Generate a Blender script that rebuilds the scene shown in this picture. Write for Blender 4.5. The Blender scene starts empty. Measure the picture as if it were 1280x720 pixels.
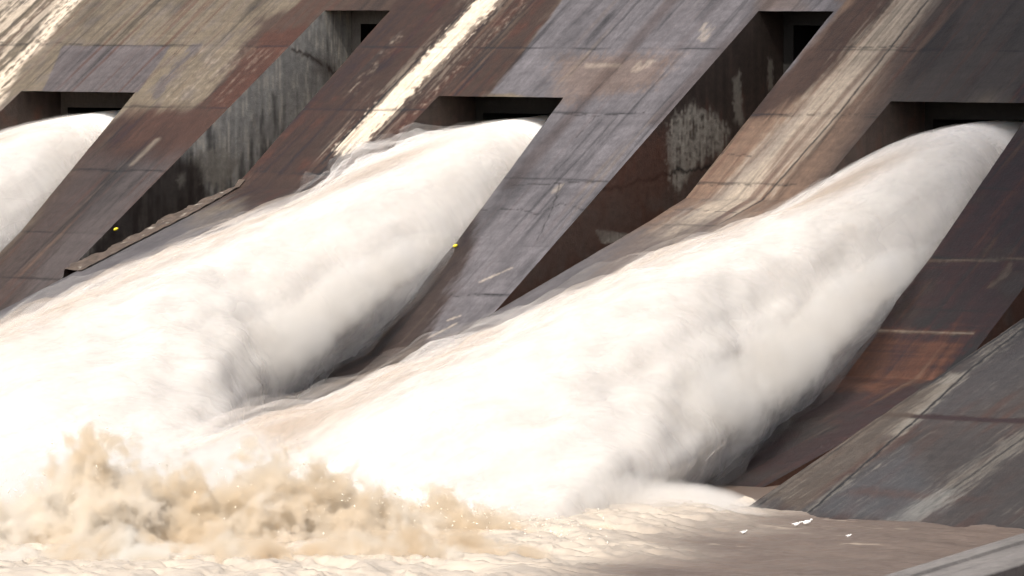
import bpy, math, random
import numpy as np
from math import radians, cos, sin, tan

# ------------------------------------------------------------------ scene, camera
S = bpy.context.scene
C = S.collection
rng = np.random.default_rng(7)
CAM = np.array([120.183, -179.849, 15.513])
YAW, PITCH, FPX = radians(33), radians(3.0), 7000.0          # focal length in pixels of a 1280 wide frame
_R = np.array([cos(YAW), sin(YAW), 0.]); _H = np.array([-sin(YAW), cos(YAW), 0.]); _Z = np.array([0, 0, 1.])
_F = _H*cos(PITCH) - _Z*sin(PITCH); _U = _H*sin(PITCH) + _Z*cos(PITCH)
cd = bpy.data.cameras.new('camera'); cam = bpy.data.objects.new('camera', cd); C.objects.link(cam)
cam.location = CAM; cam.rotation_euler = (radians(90)-PITCH, 0, YAW)
cd.sensor_width = 36; cd.lens = FPX/1280*36; cd.clip_start = 1; cd.clip_end = 6000
S.camera = cam

T30 = tan(radians(30)); ZL = 11.6              # face plane: z = ZL + T30*y
def fz(y): return ZL + T30*y
FOLD, TOE = -6.0, tan(radians(15.3))           # buttress toes flatten below the fold
def bz(y): y = np.asarray(y, float); return np.where(y > FOLD, fz(y), fz(FOLD)+TOE*(y-FOLD))
AF, AT = -15.5, tan(radians(12))
def az(y): y = np.asarray(y, float); return np.where(y > AF, fz(y), fz(AF)+AT*(y-AF))
def ray(px, py):
    d = _F*FPX + _R*(px-640) + _U*(360-py); return d
def face(px, py):                               # survey point on the sloping face -> (x, y)
    d = ray(px, py); n = np.array([0, -T30, 1.])
    t = (ZL - (CAM@n))/(d@n); P = CAM + d*t; return P[0], P[1]
def toe(px, py):
    d = ray(px, py); n = np.array([0, -TOE, 1.]); c = fz(FOLD)-TOE*FOLD
    t = (c - (CAM@n))/(d@n); P = CAM + d*t; return P[0], P[1]
def wallp(px, py, x):
    d = ray(px, py); t = (x-CAM[0])/d[0]; P = CAM+d*t; return P[1], P[2]

def waterp(px, py):
    d = ray(px, py); t = -CAM[2]/d[2]; P = CAM+d*t; return P

# ------------------------------------------------------------------ numpy noise
_perm = rng.permutation(256); _perm = np.concatenate([_perm, _perm, _perm]).astype(np.int64)
_g = rng.normal(size=(256, 3)); _g /= np.linalg.norm(_g, axis=1)[:, None]
def noise3(x, y, z):
    x, y, z = np.broadcast_arrays(np.asarray(x, float), np.asarray(y, float), np.asarray(z, float))
    xi = np.floor(x).astype(np.int64); yi = np.floor(y).astype(np.int64); zi = np.floor(z).astype(np.int64)
    xf, yf, zf = x-xi, y-yi, z-zi
    u = xf*xf*xf*(xf*(xf*6-15)+10); v = yf*yf*yf*(yf*(yf*6-15)+10); w = zf*zf*zf*(zf*(zf*6-15)+10)
    def gr(i, j, k):
        h = _perm[_perm[_perm[(xi+i) & 255]+((yi+j) & 255)]+((zi+k) & 255)]
        g = _g[h]; return g[..., 0]*(xf-i)+g[..., 1]*(yf-j)+g[..., 2]*(zf-k)
    a = gr(0, 0, 0)*(1-u)+gr(1, 0, 0)*u; b = gr(0, 1, 0)*(1-u)+gr(1, 1, 0)*u
    c = gr(0, 0, 1)*(1-u)+gr(1, 0, 1)*u; d = gr(0, 1, 1)*(1-u)+gr(1, 1, 1)*u
    return ((a*(1-v)+b*v)*(1-w)+(c*(1-v)+d*v)*w)*1.5
def fbm(x, y, z=0., o=4, r=.55):
    s = 0; a = 1; n = 0; f = 1
    for i in range(o):
        s = s+a*noise3(np.asarray(x)*f+17.3*i, np.asarray(y)*f-9.1*i, np.asarray(z)*f+3.7*i); n += a; a *= r; f *= 2.03
    return s/n*1.25
def ss(a, b, x):
    t = np.clip((x-a)/(b-a), 0, 1); return t*t*(3-2*t)
def mix(c, col, m): return c*(1-m[..., None]) + np.asarray(col, float)*m[..., None]
def lin(r, g, b): return (np.array([r, g, b])/255.)**2.2
def inpoly(X, Y, P):                            # signed distance, positive inside
    P = np.asarray(P, float); n = len(P); ins = np.zeros(X.shape, bool); d = np.full(X.shape, 1e9)
    for i in range(n):
        x0, y0 = P[i]; x1, y1 = P[(i+1) % n]
        if abs(y1-y0) > 1e-9:
            c = ((y0 > Y) != (y1 > Y)) & (X < (x1-x0)*(Y-y0)/(y1-y0)+x0); ins ^= c
        t = np.clip(((X-x0)*(x1-x0)+(Y-y0)*(y1-y0))/((x1-x0)**2+(y1-y0)**2+1e-12), 0, 1)
        d = np.minimum(d, np.hypot(X-x0-t*(x1-x0), Y-y0-t*(y1-y0)))
    return np.where(ins, d, -d)
def polyd(X, Y, P):
    P = np.asarray(P, float); d = np.full(X.shape, 1e9)
    for i in range(len(P)-1):
        x0, y0 = P[i]; x1, y1 = P[i+1]
        t = np.clip(((X-x0)*(x1-x0)+(Y-y0)*(y1-y0))/((x1-x0)**2+(y1-y0)**2+1e-12), 0, 1)
        d = np.minimum(d, np.hypot(X-x0-t*(x1-x0), Y-y0-t*(y1-y0)))
    return d

# ------------------------------------------------------------------ mesh building
class MB:
    def __init__(s): s.v = []; s.f = []; s.c = []; s.n = 0; s.extra = []
    def grid(s, P, col=None, flip=False, ex=None):
        nu, nv = P.shape[:2]; s.v.append(P.reshape(-1, 3))
        i = (np.arange(nu-1)[:, None]*nv+np.arange(nv-1)[None]).ravel()
        q = np.stack([i, i+nv, i+nv+1, i+1], 1)
        if flip: q = q[:, ::-1]
        s.f.append(q+s.n); s.n += nu*nv
        if col is None: col = np.full((nu, nv, 3), .15)
        s.c.append(np.broadcast_to(col, (nu, nv, 3)).reshape(-1, 3))
        s.extra.append(np.zeros((nu*nv, 3)) if ex is None else ex.reshape(-1, 3))
    def quad(s, a, b, c, d, col=(.15, .14, .13)):
        s.grid(np.array([[a, d], [b, c]], float), np.asarray(col, float))
    def box(s, x0, x1, y0, y1, z0, z1, col):
        p = lambda x, y, z: (x, y, z)
        s.quad(p(x0,y0,z1), p(x1,y0,z1), p(x1,y1,z1), p(x0,y1,z1), col); s.quad(p(x0,y1,z0), p(x1,y1,z0), p(x1,y0,z0), p(x0,y0,z0), col)
        s.quad(p(x0,y0,z0), p(x1,y0,z0), p(x1,y0,z1), p(x0,y0,z1), col); s.quad(p(x1,y1,z0), p(x0,y1,z0), p(x0,y1,z1), p(x1,y1,z1), col)
        s.quad(p(x0,y1,z0), p(x0,y0,z0), p(x0,y0,z1), p(x0,y1,z1), col); s.quad(p(x1,y0,z0), p(x1,y1,z0), p(x1,y1,z1), p(x1,y0,z1), col)
    def build(s, name, mat, parent=None, smooth=False, flow=False):
        V = np.concatenate(s.v).astype(np.float32); Fq = np.concatenate(s.f).astype(np.int32)
        m = bpy.data.meshes.new(name); m.vertices.add(len(V)); m.vertices.foreach_set('co', V.ravel())
        m.loops.add(Fq.size); m.loops.foreach_set('vertex_index', Fq.ravel())
        m.polygons.add(len(Fq)); m.polygons.foreach_set('loop_start', np.arange(0, Fq.size, 4, dtype=np.int32))
        m.polygons.foreach_set('loop_total', np.full(len(Fq), 4, np.int32))
        if smooth: m.polygons.foreach_set('use_smooth', np.ones(len(Fq), bool))
        m.update()
        a = m.color_attributes.new('Col', 'FLOAT_COLOR', 'POINT')
        cc = np.ones((len(V), 4), np.float32); cc[:, :3] = np.concatenate(s.c); a.data.foreach_set('color', cc.ravel())
        if flow:
            e = m.attributes.new('flow', 'FLOAT_VECTOR', 'POINT'); e.data.foreach_set('vector', np.concatenate(s.extra).astype(np.float32).ravel())
        m.materials.append(mat)
        o = bpy.data.objects.new(name, m); C.objects.link(o)
        if parent: o.parent = parent
        return o
def tag(o, label=None, cat=None, group=None, kind=None):
    if label: o['label'] = label
    if cat: o['category'] = cat
    if group: o['group'] = group
    if kind: o['kind'] = kind
    return o
def empty(name, loc=(0, 0, 0)):
    o = bpy.data.objects.new(name, None); C.objects.link(o); o.location = loc; return o

# ------------------------------------------------------------------ materials
def newmat(name):
    m = bpy.data.materials.new(name); m.use_nodes = True; nt = m.node_tree
    return m, nt, nt.nodes['Principled BSDF'], nt.nodes['Material Output']
def concrete_mat(name, bump=.35, rough=.62):
    m, nt, b, out = newmat(name); N, L = nt.nodes, nt.links
    at = N.new('ShaderNodeAttribute'); at.attribute_name = 'Col'
    tc = N.new('ShaderNodeTexCoord')
    mp = N.new('ShaderNodeMapping'); mp.inputs['Scale'].default_value = (9, 2.2, 4); L.new(tc.outputs['Object'], mp.inputs[0])
    n1 = N.new('ShaderNodeTexNoise'); n1.inputs['Scale'].default_value = 1.0; n1.inputs['Detail'].default_value = 6; n1.inputs['Roughness'].default_value = .65; L.new(mp.outputs[0], n1.inputs[0])
    n2 = N.new('ShaderNodeTexNoise'); n2.inputs['Scale'].default_value = 14; n2.inputs['Detail'].default_value = 4; L.new(tc.outputs['Object'], n2.inputs[0])
    r = N.new('ShaderNodeMapRange'); r.inputs[1].default_value = .3; r.inputs[2].default_value = .7; r.inputs[3].default_value = .82; r.inputs[4].default_value = 1.16; L.new(n1.outputs[0], r.inputs[0])
    r2 = N.new('ShaderNodeMapRange'); r2.inputs[1].default_value = .3; r2.inputs[2].default_value = .7; r2.inputs[3].default_value = .92; r2.inputs[4].default_value = 1.07; L.new(n2.outputs[0], r2.inputs[0])
    mu = N.new('ShaderNodeMath'); mu.operation = 'MULTIPLY'; L.new(r.outputs[0], mu.inputs[0]); L.new(r2.outputs[0], mu.inputs[1])
    vm = N.new('ShaderNodeVectorMath'); vm.operation = 'SCALE'; L.new(at.outputs['Color'], vm.inputs[0]); L.new(mu.outputs[0], vm.inputs['Scale'])
    L.new(vm.outputs[0], b.inputs['Base Color'])
    b.inputs['Roughness'].default_value = rough; b.inputs['Specular IOR Level'].default_value = .35
    bp = N.new('ShaderNodeBump'); bp.inputs['Strength'].default_value = bump; bp.inputs['Distance'].default_value = .04
    ad = N.new('ShaderNodeMath'); ad.operation = 'ADD'; L.new(n1.outputs[0], ad.inputs[0]); L.new(n2.outputs[0], ad.inputs[1])
    L.new(ad.outputs[0], bp.inputs['Height']); L.new(bp.outputs[0], b.inputs['Normal'])
    return m
M_CON = concrete_mat('weathered_concrete')
def foam_mat(name, rough=.9, sss=.0, bump=0):
    m, nt, b, out = newmat(name); N, L = nt.nodes, nt.links
    at = N.new('ShaderNodeAttribute'); at.attribute_name = 'Col'
    L.new(at.outputs['Color'], b.inputs['Base Color']); b.inputs['Roughness'].default_value = rough
    b.inputs['Specular IOR Level'].default_value = .1
    if bump:
        tc = N.new('ShaderNodeTexCoord'); n = N.new('ShaderNodeTexNoise'); n.inputs['Scale'].default_value = 5; n.inputs['Detail'].default_value = 8
        L.new(tc.outputs['Object'], n.inputs[0]); bp = N.new('ShaderNodeBump'); bp.inputs['Strength'].default_value = bump; bp.inputs['Distance'].default_value = .08
        L.new(n.outputs[0], bp.inputs['Height']); L.new(bp.outputs[0], b.inputs['Normal'])
    return m
M_JET = foam_mat('rushing_water')
_b = M_JET.node_tree.nodes['Principled BSDF']; _b.inputs['Subsurface Weight'].default_value = .8; _b.inputs['Subsurface Radius'].default_value = (1, .92, .84); _b.inputs['Subsurface Scale'].default_value = 1.6
def spray_mat():
    m, nt, b, out = newmat('fine_spray'); N, L = nt.nodes, nt.links
    at = N.new('ShaderNodeAttribute'); at.attribute_name = 'Col'
    fl = N.new('ShaderNodeAttribute'); fl.attribute_name = 'flow'      # x = cover of this layer, y and z = position across and along the flow
    sp = N.new('ShaderNodeSeparateXYZ'); L.new(fl.outputs['Vector'], sp.inputs[0])
    mp = N.new('ShaderNodeMapping'); mp.inputs['Scale'].default_value = (9, 1.1, .3); L.new(fl.outputs['Vector'], mp.inputs[0])
    n = N.new('ShaderNodeTexNoise'); n.inputs['Scale'].default_value = 1; n.inputs['Detail'].default_value = 5; n.inputs['Roughness'].default_value = .6; L.new(mp.outputs[0], n.inputs[0])
    r = N.new('ShaderNodeMapRange'); r.inputs[1].default_value = .38; r.inputs[2].default_value = .66; r.inputs[3].default_value = .45; r.inputs[4].default_value = 1.6; L.new(n.outputs[0], r.inputs[0])
    mu = N.new('ShaderNodeMath'); mu.operation = 'MULTIPLY'; mu.use_clamp = True; L.new(r.outputs[0], mu.inputs[0]); L.new(sp.outputs['X'], mu.inputs[1])
    df = N.new('ShaderNodeBsdfDiffuse'); L.new(at.outputs['Color'], df.inputs[0])
    tl = N.new('ShaderNodeBsdfTranslucent'); L.new(at.outputs['Color'], tl.inputs[0])
    ms = N.new('ShaderNodeMixShader'); ms.inputs[0].default_value = .45; L.new(df.outputs[0], ms.inputs[1]); L.new(tl.outputs[0], ms.inputs[2])
    tr = N.new('ShaderNodeBsdfTransparent'); mx = N.new('ShaderNodeMixShader')
    L.new(mu.outputs[0], mx.inputs[0]); L.new(tr.outputs[0], mx.inputs[1]); L.new(ms.outputs[0], mx.inputs[2]); L.new(mx.outputs[0], out.inputs[0])
    nt.nodes.remove(b); return m
M_SPRAY = spray_mat()

# ------------------------------------------------------------------ concrete colours
GREY = np.array([.090, .081, .082]); TAN = np.array([.125, .106, .080]); RUST = np.array([.052, .023, .015])
DARK = np.array([.018, .015, .014]); PALE = np.array([.46, .41, .34]); PINK = np.array([.135, .095, .070]); BROWN = np.array([.040, .024, .018])
def FP(*pts): return [face(*p) for p in pts]
def TPx(*pts): return [toe(*p) for p in pts]
def su(X, Y, f=1.0, seed=0, o=4):               # streaks that run down the slope
    return fbm(X*2.2*f+seed, Y*.16*f, seed*1.7, o)
JOINTS = [face(200, p)[1] for p in (57, 134, 214, 294)] + [face(600, p)[1] for p in (368, 440)]
def formwork(c, X, Y, k=1.0):                   # board marks and lift joints across the slope
    h = fbm(X*.25, Y*5.5, 3.3, 3); c = c*(1+.16*k*np.clip(h, -1, 1))[..., None]
    for j, yj in enumerate(JOINTS):
        d = np.abs(Y-yj-.10*fbm(X*.5, j*7.7+0*Y, 1., 3))
        br = ss(-.35, .25, fbm(X*.35+j*5, j*3.1+0*Y, 8., 2))
        c = c*(1-.62*k*br*(1-ss(.02, .09, d)))[..., None]
        c = c*(1+.10*k*(1-ss(.02, .35, np.abs(Y-yj+.22))))[..., None]
    return c
def paint_face(X, Y):
    wx = X+.55*fbm(X*.9, Y*.30, 1., 5)+.3*fbm(X*5, Y*.9, 2., 4); wy = Y+.5*fbm(X*.5, Y*.5, 5., 3)
    st = su(X, Y); st2 = su(X, Y, 2.6, 9.); st3 = su(X, Y, .6, 21.); mot = fbm(X*1.3, Y*.8, 4., 5); fine = fbm(X*5., Y*3., 11., 4)
    c = np.zeros(X.shape+(3,))+TAN
    c = mix(c, GREY, ss(-.2, .6, mot+.3*st)*.5)
    # far left: pale lichen streaks
    m = inpoly(wx, wy, FP((-200, -60), (110, -60), (60, 30), (-20, 130), (-200, 200)))
    c = mix(c, PALE*.8, ss(-.05, .25, st+.25*fine+.12)*ss(-.6, .4, m)*.8)
    m = polyd(wx, wy, FP((105, -20), (20, 85), (-60, 175))); c = mix(c, PALE*.95, (1-ss(.25, .75, m))*ss(-.5, .1, fine+st2*.6))
    # brown mottled zone beside the first dry recess
    m = inpoly(wx, wy, FP((395, -10), (330, 25), (255, 130), (140, 150), (-30, 350), (40, 420), (330, 240), (520, 60), (560, -40)))
    c = mix(c, BROWN*1.05, ss(-.6, .5, m+.9*st+.4*mot)*.85)
    m = inpoly(wx, wy, FP((400, 30), (335, 40), (300, 75), (250, 135), (290, 135), (392, 50))); c = mix(c, RUST*1.1, ss(-.25, .35, m+.5*st2+.3*mot)*.85)
    m = inpoly(wx, wy, FP((240, 60), (350, 60), (280, 128), (190, 128))); c = mix(c, PALE*.6, ss(-.1, .8, fine*.6+.8*st2)*ss(-.5, .6, m)*.45)
    m = inpoly(wx, wy, FP((160, 135), (300, 135), (235, 205), (110, 215))); c = mix(c, RUST*.95, ss(-.4, .6, m+.4*st)*.6)
    m = inpoly(wx, wy, FP((110, 190), (250, 190), (120, 330), (-60, 460), (-60, 380))); c = mix(c, GREY*.74, ss(-.6, 1.2, m+.5*mot+.3*st)*.75)
    m = polyd(wx, wy, FP((240, 60), (195, 120))); c = mix(c, GREY*.9, (1-ss(.12, .3, m))*.8)
    m = polyd(X, Y, FP((196, 175), (165, 205))); c = mix(c, PALE*.6, (1-ss(.03, .25, m))*.5)
    # dark shuttered panel over the first outlet
    m = inpoly(X+.08*st2, Y+.1*fine, FP((78, 57), (214, 57), (172, 116), (52, 116))); c = mix(c, GREY*.93*(1+.25*st[..., None]), ss(-.04, .05, m))
    # buttress between first dry recess and second outlet
    m = inpoly(wx, wy, FP((545, -60), (480, 20), (400, 105), (300, 215), (300, 330), (560, 150), (625, 110), (720, -20), (760, -60)))
    c = mix(c, BROWN*.9, ss(-.5, .4, m+.5*st)*.95)
    c = mix(c, RUST*1.05, ss(0, .5, st3+.6*mot)*ss(-.2, .3, m)*.8)
    c = mix(c, DARK*1.6, ss(.15, .6, su(X, Y, 1.2, 33.))*ss(-.2, .3, m)*.6)
    m = polyd(X+.10*fbm(X*2, Y*.8, 7., 3), Y, FP((640, -30), (560, 55), (437, 183)))
    pm = (1-ss(.38, .62, m+.42*fine+.42*st2)); pm2 = (1-ss(.5, 1.6, m+.5*st+.5*fine))
    c = mix(c, PALE*.55, pm2*.55*ss(-.1, .3, st2+fine*.5)); c = mix(c, PALE*1.05, pm*.95)
    m = polyd(X, Y, FP((700, -60), (650, 10), (560, 100), (470, 190))); c = mix(c, PALE*.7, (1-ss(.03, .35, m+.1*st))*ss(-.1, .7, fine+.5*st2)*.5)
    m = polyd(X, Y, FP((500, 45), (440, 115))); c = mix(c, PALE*.65, (1-ss(.05, .5, m))*ss(-.1, .8, fine+.5*st2)*.4)
    c = mix(c, DARK*.5, (1-ss(.015, .06, polyd(X+.03*fine, Y, FP((612, -20), (470, 130), (402, 205)))))*.85)
    # grey field between the second outlet and the second dry recess
    m = inpoly(wx*.35+X*.65, wy, FP((712, -10), (611, 120), (700, 120), (570, 300), (330, 560), (420, 640), (640, 440), (1075, 15), (1095, -60), (760, -60)))
    g = np.array([.092, .088, .094])*1.08*(1+.20*mot[..., None]+.14*st3[..., None])
    c = mix(c, g, ss(-.10, .12, m)); panel = ss(-.3, .3, m)
    pg = inpoly(wx, wy, FP((690, 70), (860, 60), (820, 110), (690, 140))); c = mix(c, PINK*.95, ss(-.3, .9, pg+.8*fine)*.5)
    for q in (((885, 30), (882, 50)), ((740, 82), (770, 82)), ((795, 88), (810, 78)), ((698, 233), (694, 238))):
        c = mix(c, PALE*.6, (1-ss(.02, .25, polyd(wx, Y, FP(*q))+.2*fine))*.4)
    for q in (((850, -10), (700, 160), (640, 230)), ((975, -10), (820, 150))):
        c = mix(c, BROWN*.9, (1-ss(.1, .55, polyd(X, Y, FP(*q))+.25*st))*.45)
    m = inpoly(wx, Y, FP((960, -60), (1010, -20), (1000, 13), (950, 13))); c = mix(c, PINK*.8, ss(-.5, .3, m)*.4)
    # buttress between second dry recess and third outlet
    m = inpoly(wx, wy, FP((1075, -60), (1040, 25), (830, 275), (700, 420), (900, 420), (1060, 210), (1115, 130), (1170, 60), (1250, -60)))
    c = mix(c, PINK*.95*(1+.2*st[..., None]), ss(-.35, .25, m+.3*st))
    m2 = inpoly(wx, wy, FP((1120, -60), (1050, 20), (920, 150), (960, 150), (1110, 30), (1170, -60))); c = mix(c, BROWN, ss(-.35, .35, m2+.4*st)*.9)
    m = polyd(X, Y, FP((1190, -50), (1060, 100), (930, 240), (830, 350)))
    c = mix(c, PALE*.62, (1-ss(.45, 1.5, m+.7*st2+.3*fine))*.8)
    c = mix(c, DARK*1.2, (1-ss(.015, .07, polyd(X+.04*fine, Y, FP((1160, 0), (1050, 140), (900, 310)))))*.85)
    c = mix(c, RUST, (1-ss(.02, .22, polyd(X, Y, FP((1105, 62), (1000, 180), (880, 320)))+.1*st2))*.55)
    c = mix(c, GREY*.8, ss(-.1, .5, inpoly(wx, wy, FP((1060, 60), (930, 200), (860, 260), (900, 260), (980, 180))))*.35)
    # wet concrete and soft shade painted above the third outlet and right of it
    m = inpoly(wx, wy, FP((1180, -60), (1155, 10), (1120, 60), (1090, 118), (1010, 250), (1130, 250), (1230, 130), (1500, 130), (1500, -60)))
    c = mix(c, DARK*1.75, ss(-1.2, 1.4, m+.3*st)*.9)
    m = inpoly(wx, wy, FP((1290, 100), (1100, 380), (900, 560), (700, 760), (1000, 900), (1300, 640), (1600, 100)))
    dk = np.array([.024, .0115, .0075])*(1+.25*st3[..., None])
    c = mix(c, dk, ss(-.3, .3, m)*.97)
    gl = fbm(X*.22+8, Y*3.5, 2., 4)
    c = mix(c, RUST*.95, ss(.15, .6, gl+.3*mot)*ss(-.3, .3, m)*.7); c = mix(c, GREY*.33, ss(.1, .5, fbm(X*.5+4, Y*.35, 6., 3))*ss(-.3, .3, m)*.7)
    m = inpoly(wx, Y, FP((1105, 412), (1216, 416), (1170, 470), (1100, 512), (1000, 512), (1060, 440)))
    c = mix(c, np.array([.062, .029, .018])*(1+.9*gl[..., None]+.5*st2[..., None]), ss(-.3, .25, m+.3*fine+.3*st)*.9)
    c = mix(c, PALE*.5, (1-ss(.02, .14, polyd(X, Y, FP((1135, 326), (1290, 324)))+.12*fine))*.22)
    c = mix(c, PALE*.45, (1-ss(.02, .2, polyd(X, Y, FP((1262, 330), (1255, 345), (1238, 358)))+.15*fine))*.18)
    c = mix(c, PALE*.5, (1-ss(.02, .10, polyd(X, Y, FP((1090, 413), (1216, 417)))+.04*fine))*.5)
    # ochre scratches low on the grey pier
    for q in (((570, 405), (520, 430)), ((640, 335), (600, 352)), ((545, 380), (500, 430)), ((520, 440), (478, 468)), ((575, 395), (560, 400))):
        c = mix(c, PALE*.8, (1-ss(.01, .09, polyd(X, Y, FP(*q))+.08*fine))*.55)
    m = inpoly(wx, Y, FP((606, 255), (590, 335), (550, 400), (520, 470), (400, 600), (350, 480), (560, 290))); c = mix(c, BROWN*.65, ss(-.15, .45, m)*.9)  # dark wedge painted where the middle jet's shadow falls
    m = inpoly(wx, wy, FP((170, 125), (150, 215), (60, 330), (-30, 470), (-60, 300))); c = mix(c, BROWN*.75, ss(-.15, .5, m)*.5)  # painted shadow beside the leftmost jet
    # fine cracks
    cr = [((590, 118), (640, 125)), ((700, 142), (745, 145), (765, 143), (805, 141)), ((640, 232), (700, 229), (760, 227)), ((590, 262), (650, 262), (672, 268), (700, 255), (735, 262)), ((560, 370), (600, 368), (630, 368)),
          ((700, 229), (690, 262), (672, 300)), ((745, 145), (720, 172)), ((0, 52), (30, 55), (60, 52), (110, 56)), ((20, 66), (60, 55)), ((300, 212), (360, 218), (400, 208), (425, 190)),
          ((150, 395), (40, 470)), ((950, 143), (1090, 143), (1140, 141)), ((860, 230), (960, 232), (1000, 230)), ((780, 280), (860, 276), (930, 282)), ((850, 196), (890, 190), (940, 196)), ((445, 95), (420, 120)), ((1040, 60), (1100, 58), (1180, 62))]
    for q in cr:
        c = mix(c, DARK*.7, (1-ss(.008, .04, polyd(X+.10*fine, Y+.14*fbm(X*2.3, Y*2.3, 3., 3), FP(*q))))*.6*ss(-.5, .1, mot+.2))
    # run-off: dark and rusty tails hanging down the slope over everything
    t1 = fbm(X*3.4+50, Y*.10, 12., 5); t2 = fbm(X*1.3+80, Y*.07+2, 14., 4)
    c = c*(1-.55*ss(.0, .5, t1)*ss(-.3, .3, t2))[..., None]; c = c*(1-.35*ss(.1, .5, fbm(X*.5+30, Y*.12, 9., 4)))[..., None]
    c = mix(c, RUST*1.15, ss(.05, .6, -t1+.4*t2)*.6*(1-.8*panel)); c = mix(c, TAN*1.3, ss(.3, .7, t2-.3*t1)*.25)
    c = np.maximum(c, .004); c = .075*(c/.075)**1.18; c = formwork(c, X, Y)*np.array([.90, .86, .84])
    return np.clip(c*(1+.2*fine[..., None]+.12*mot[..., None]), .01, .9)
def paint_toe(X, Y):
    wx = X+.3*fbm(X*.9, Y*.35, 1., 4); wy = Y
    st = su(X, Y, 1.4, 3.); st2 = su(X, Y, 3., 9.); st4 = su(X, Y, 5.5, 31., 5); mot = fbm(X*1.1, Y*.5, 4., 5); fine = fbm(X*5., Y*2., 11., 4)
    c = np.zeros(X.shape+(3,))+GREY*.92
    c = c*(1+.25*mot+.2*st)[..., None]
    # first and second buttress toes
    m = inpoly(wx, wy, TPx((800, 270), (960, 270), (840, 360), (720, 360))); c = mix(c, PINK*.8, ss(-.6, .8, m+st)*.5)
    m = inpoly(wx, wy, TPx((940, 250), (1000, 250), (840, 400), (800, 360))); c = mix(c, PALE*.5, ss(-.2, .6, m+st2*.8)*.5)
    c = mix(c, BROWN*.9, (1-ss(.3, 1.0, X-14.3+.4*st))*ss(13.8, 14.2, X)*(X < 18)*.6)
    # third toe: curb-like joint band, streaks
    r = (X > 33)
    c3 = np.array([.041, .034, .031])*(1+.45*st+.25*mot)[..., None]
    c3 = mix(c3, BROWN*.85, ss(-.1, .5, st-.3*mot)*.55)
    c3 = c3*(1+.35*st4)[..., None]; c3 = mix(c3, PALE*.50, ss(.15, .6, .6*st2+.7*st4+.2*mot)*ss(-.4, .4, fbm(X*.4, Y*.1, 2., 2)+.05)*.55)
    c3 = mix(c3, RUST*.9, ss(0, .45, fbm(X*1.2+9, Y*.12, 3., 4))*.65); c3 = c3*(1+.25*fbm(X*.3, Y*3.5, 2., 4))[..., None]
    m = inpoly(wx, wy, TPx((1010, 640), (1130, 560), (1180, 640), (1120, 650))); c3 = mix(c3, np.array([.050, .052, .057]), ss(-.6, .5, m)*.5)
    m = inpoly(wx, wy, TPx((1080, 610), (1240, 622), (1240, 628), (1060, 618))); c3 = mix(c3, RUST*1.1, ss(-.4, .4, m+.3*fine)*.5)
    m = inpoly(wx, wy, TPx((1160, 560), (1200, 540), (1400, 540), (1400, 700), (1200, 680))); c3 = mix(c3, DARK*1.5, ss(-1.2, 1.5, m+st)*.55)  # soft shade at the far right, painted into the toe colour
    m = inpoly(wx, wy, TPx((1290, 400), (1200, 470), (1110, 530), (1180, 530), (1400, 420), (1400, 380))); c3 = mix(c3, GREY*.42, ss(-.5, .8, m+.6*st)*.6)
    m = polyd(X, Y, TPx((1195, 470), (1120, 540))); c3 = mix(c3, PALE*.62, (1-ss(.05, .5, m+.5*st4))*.45)
    m = polyd(X, Y, TPx((1290, 540), (1150, 640))); c3 = mix(c3, PALE*.50, (1-ss(.0, .8, m+.9*st4))*.3); c3 = mix(c3, DARK*.8, (1-ss(.02, .08, m+.05*fine))*.8)
    m = polyd(X, Y, TPx((1180, 618), (1125, 655))); c3 = mix(c3, np.array([.14, .135, .125]), (1-ss(.1, .8, m+.6*st4))*.6)
    for q in (((1280, 400), (1150, 488), (930, 645)), ((1290, 402), (1215, 460), (1150, 520), (1075, 585), (1012, 640))):
        m = polyd(X+.06*fine, Y, TPx(*q)); c3 = mix(c3, PALE*.34, (1-ss(.05, .24, m))*.45*ss(-.4, .4, mot+fine)); c3 = mix(c3, DARK*.6, (1-ss(.02, .085, m)))
    m = polyd(X, Y+.1*fine, TPx((1020, 514), (1110, 518), (1180, 522), (1400, 532))); c3 = mix(c3, np.array([.020, .009, .007]), (1-ss(.12, .28, m+.05*fine))*.95)
    m = inpoly(wx, wy, TPx((1160, 480), (1100, 515), (960, 620), (1000, 640), (1130, 530), (1190, 480))); c3 = mix(c3, np.array([.075, .056, .040]), ss(-.2, .3, m+.3*st)*.5)
    c = np.where(r[..., None], c3, c)
    for q in (((780, 280), (860, 283), (930, 282)), ((700, 330), (660, 360), (610, 395)), ((860, 276), (820, 330))):
        c = mix(c, DARK*.8, (1-ss(.015, .08, polyd(X+.1*fine, Y+.1*mot, TPx(*q))))*.7)
    if X.min() < 33:
        k = ss(-12, -6.3, Y+3.0*mot+1.5*st); c = c*(1-k[..., None])+paint_face(X, np.maximum(Y, -40))*k[..., None]
    return np.clip(c*(1+.15*fine[..., None]), .01, .8)
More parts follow.
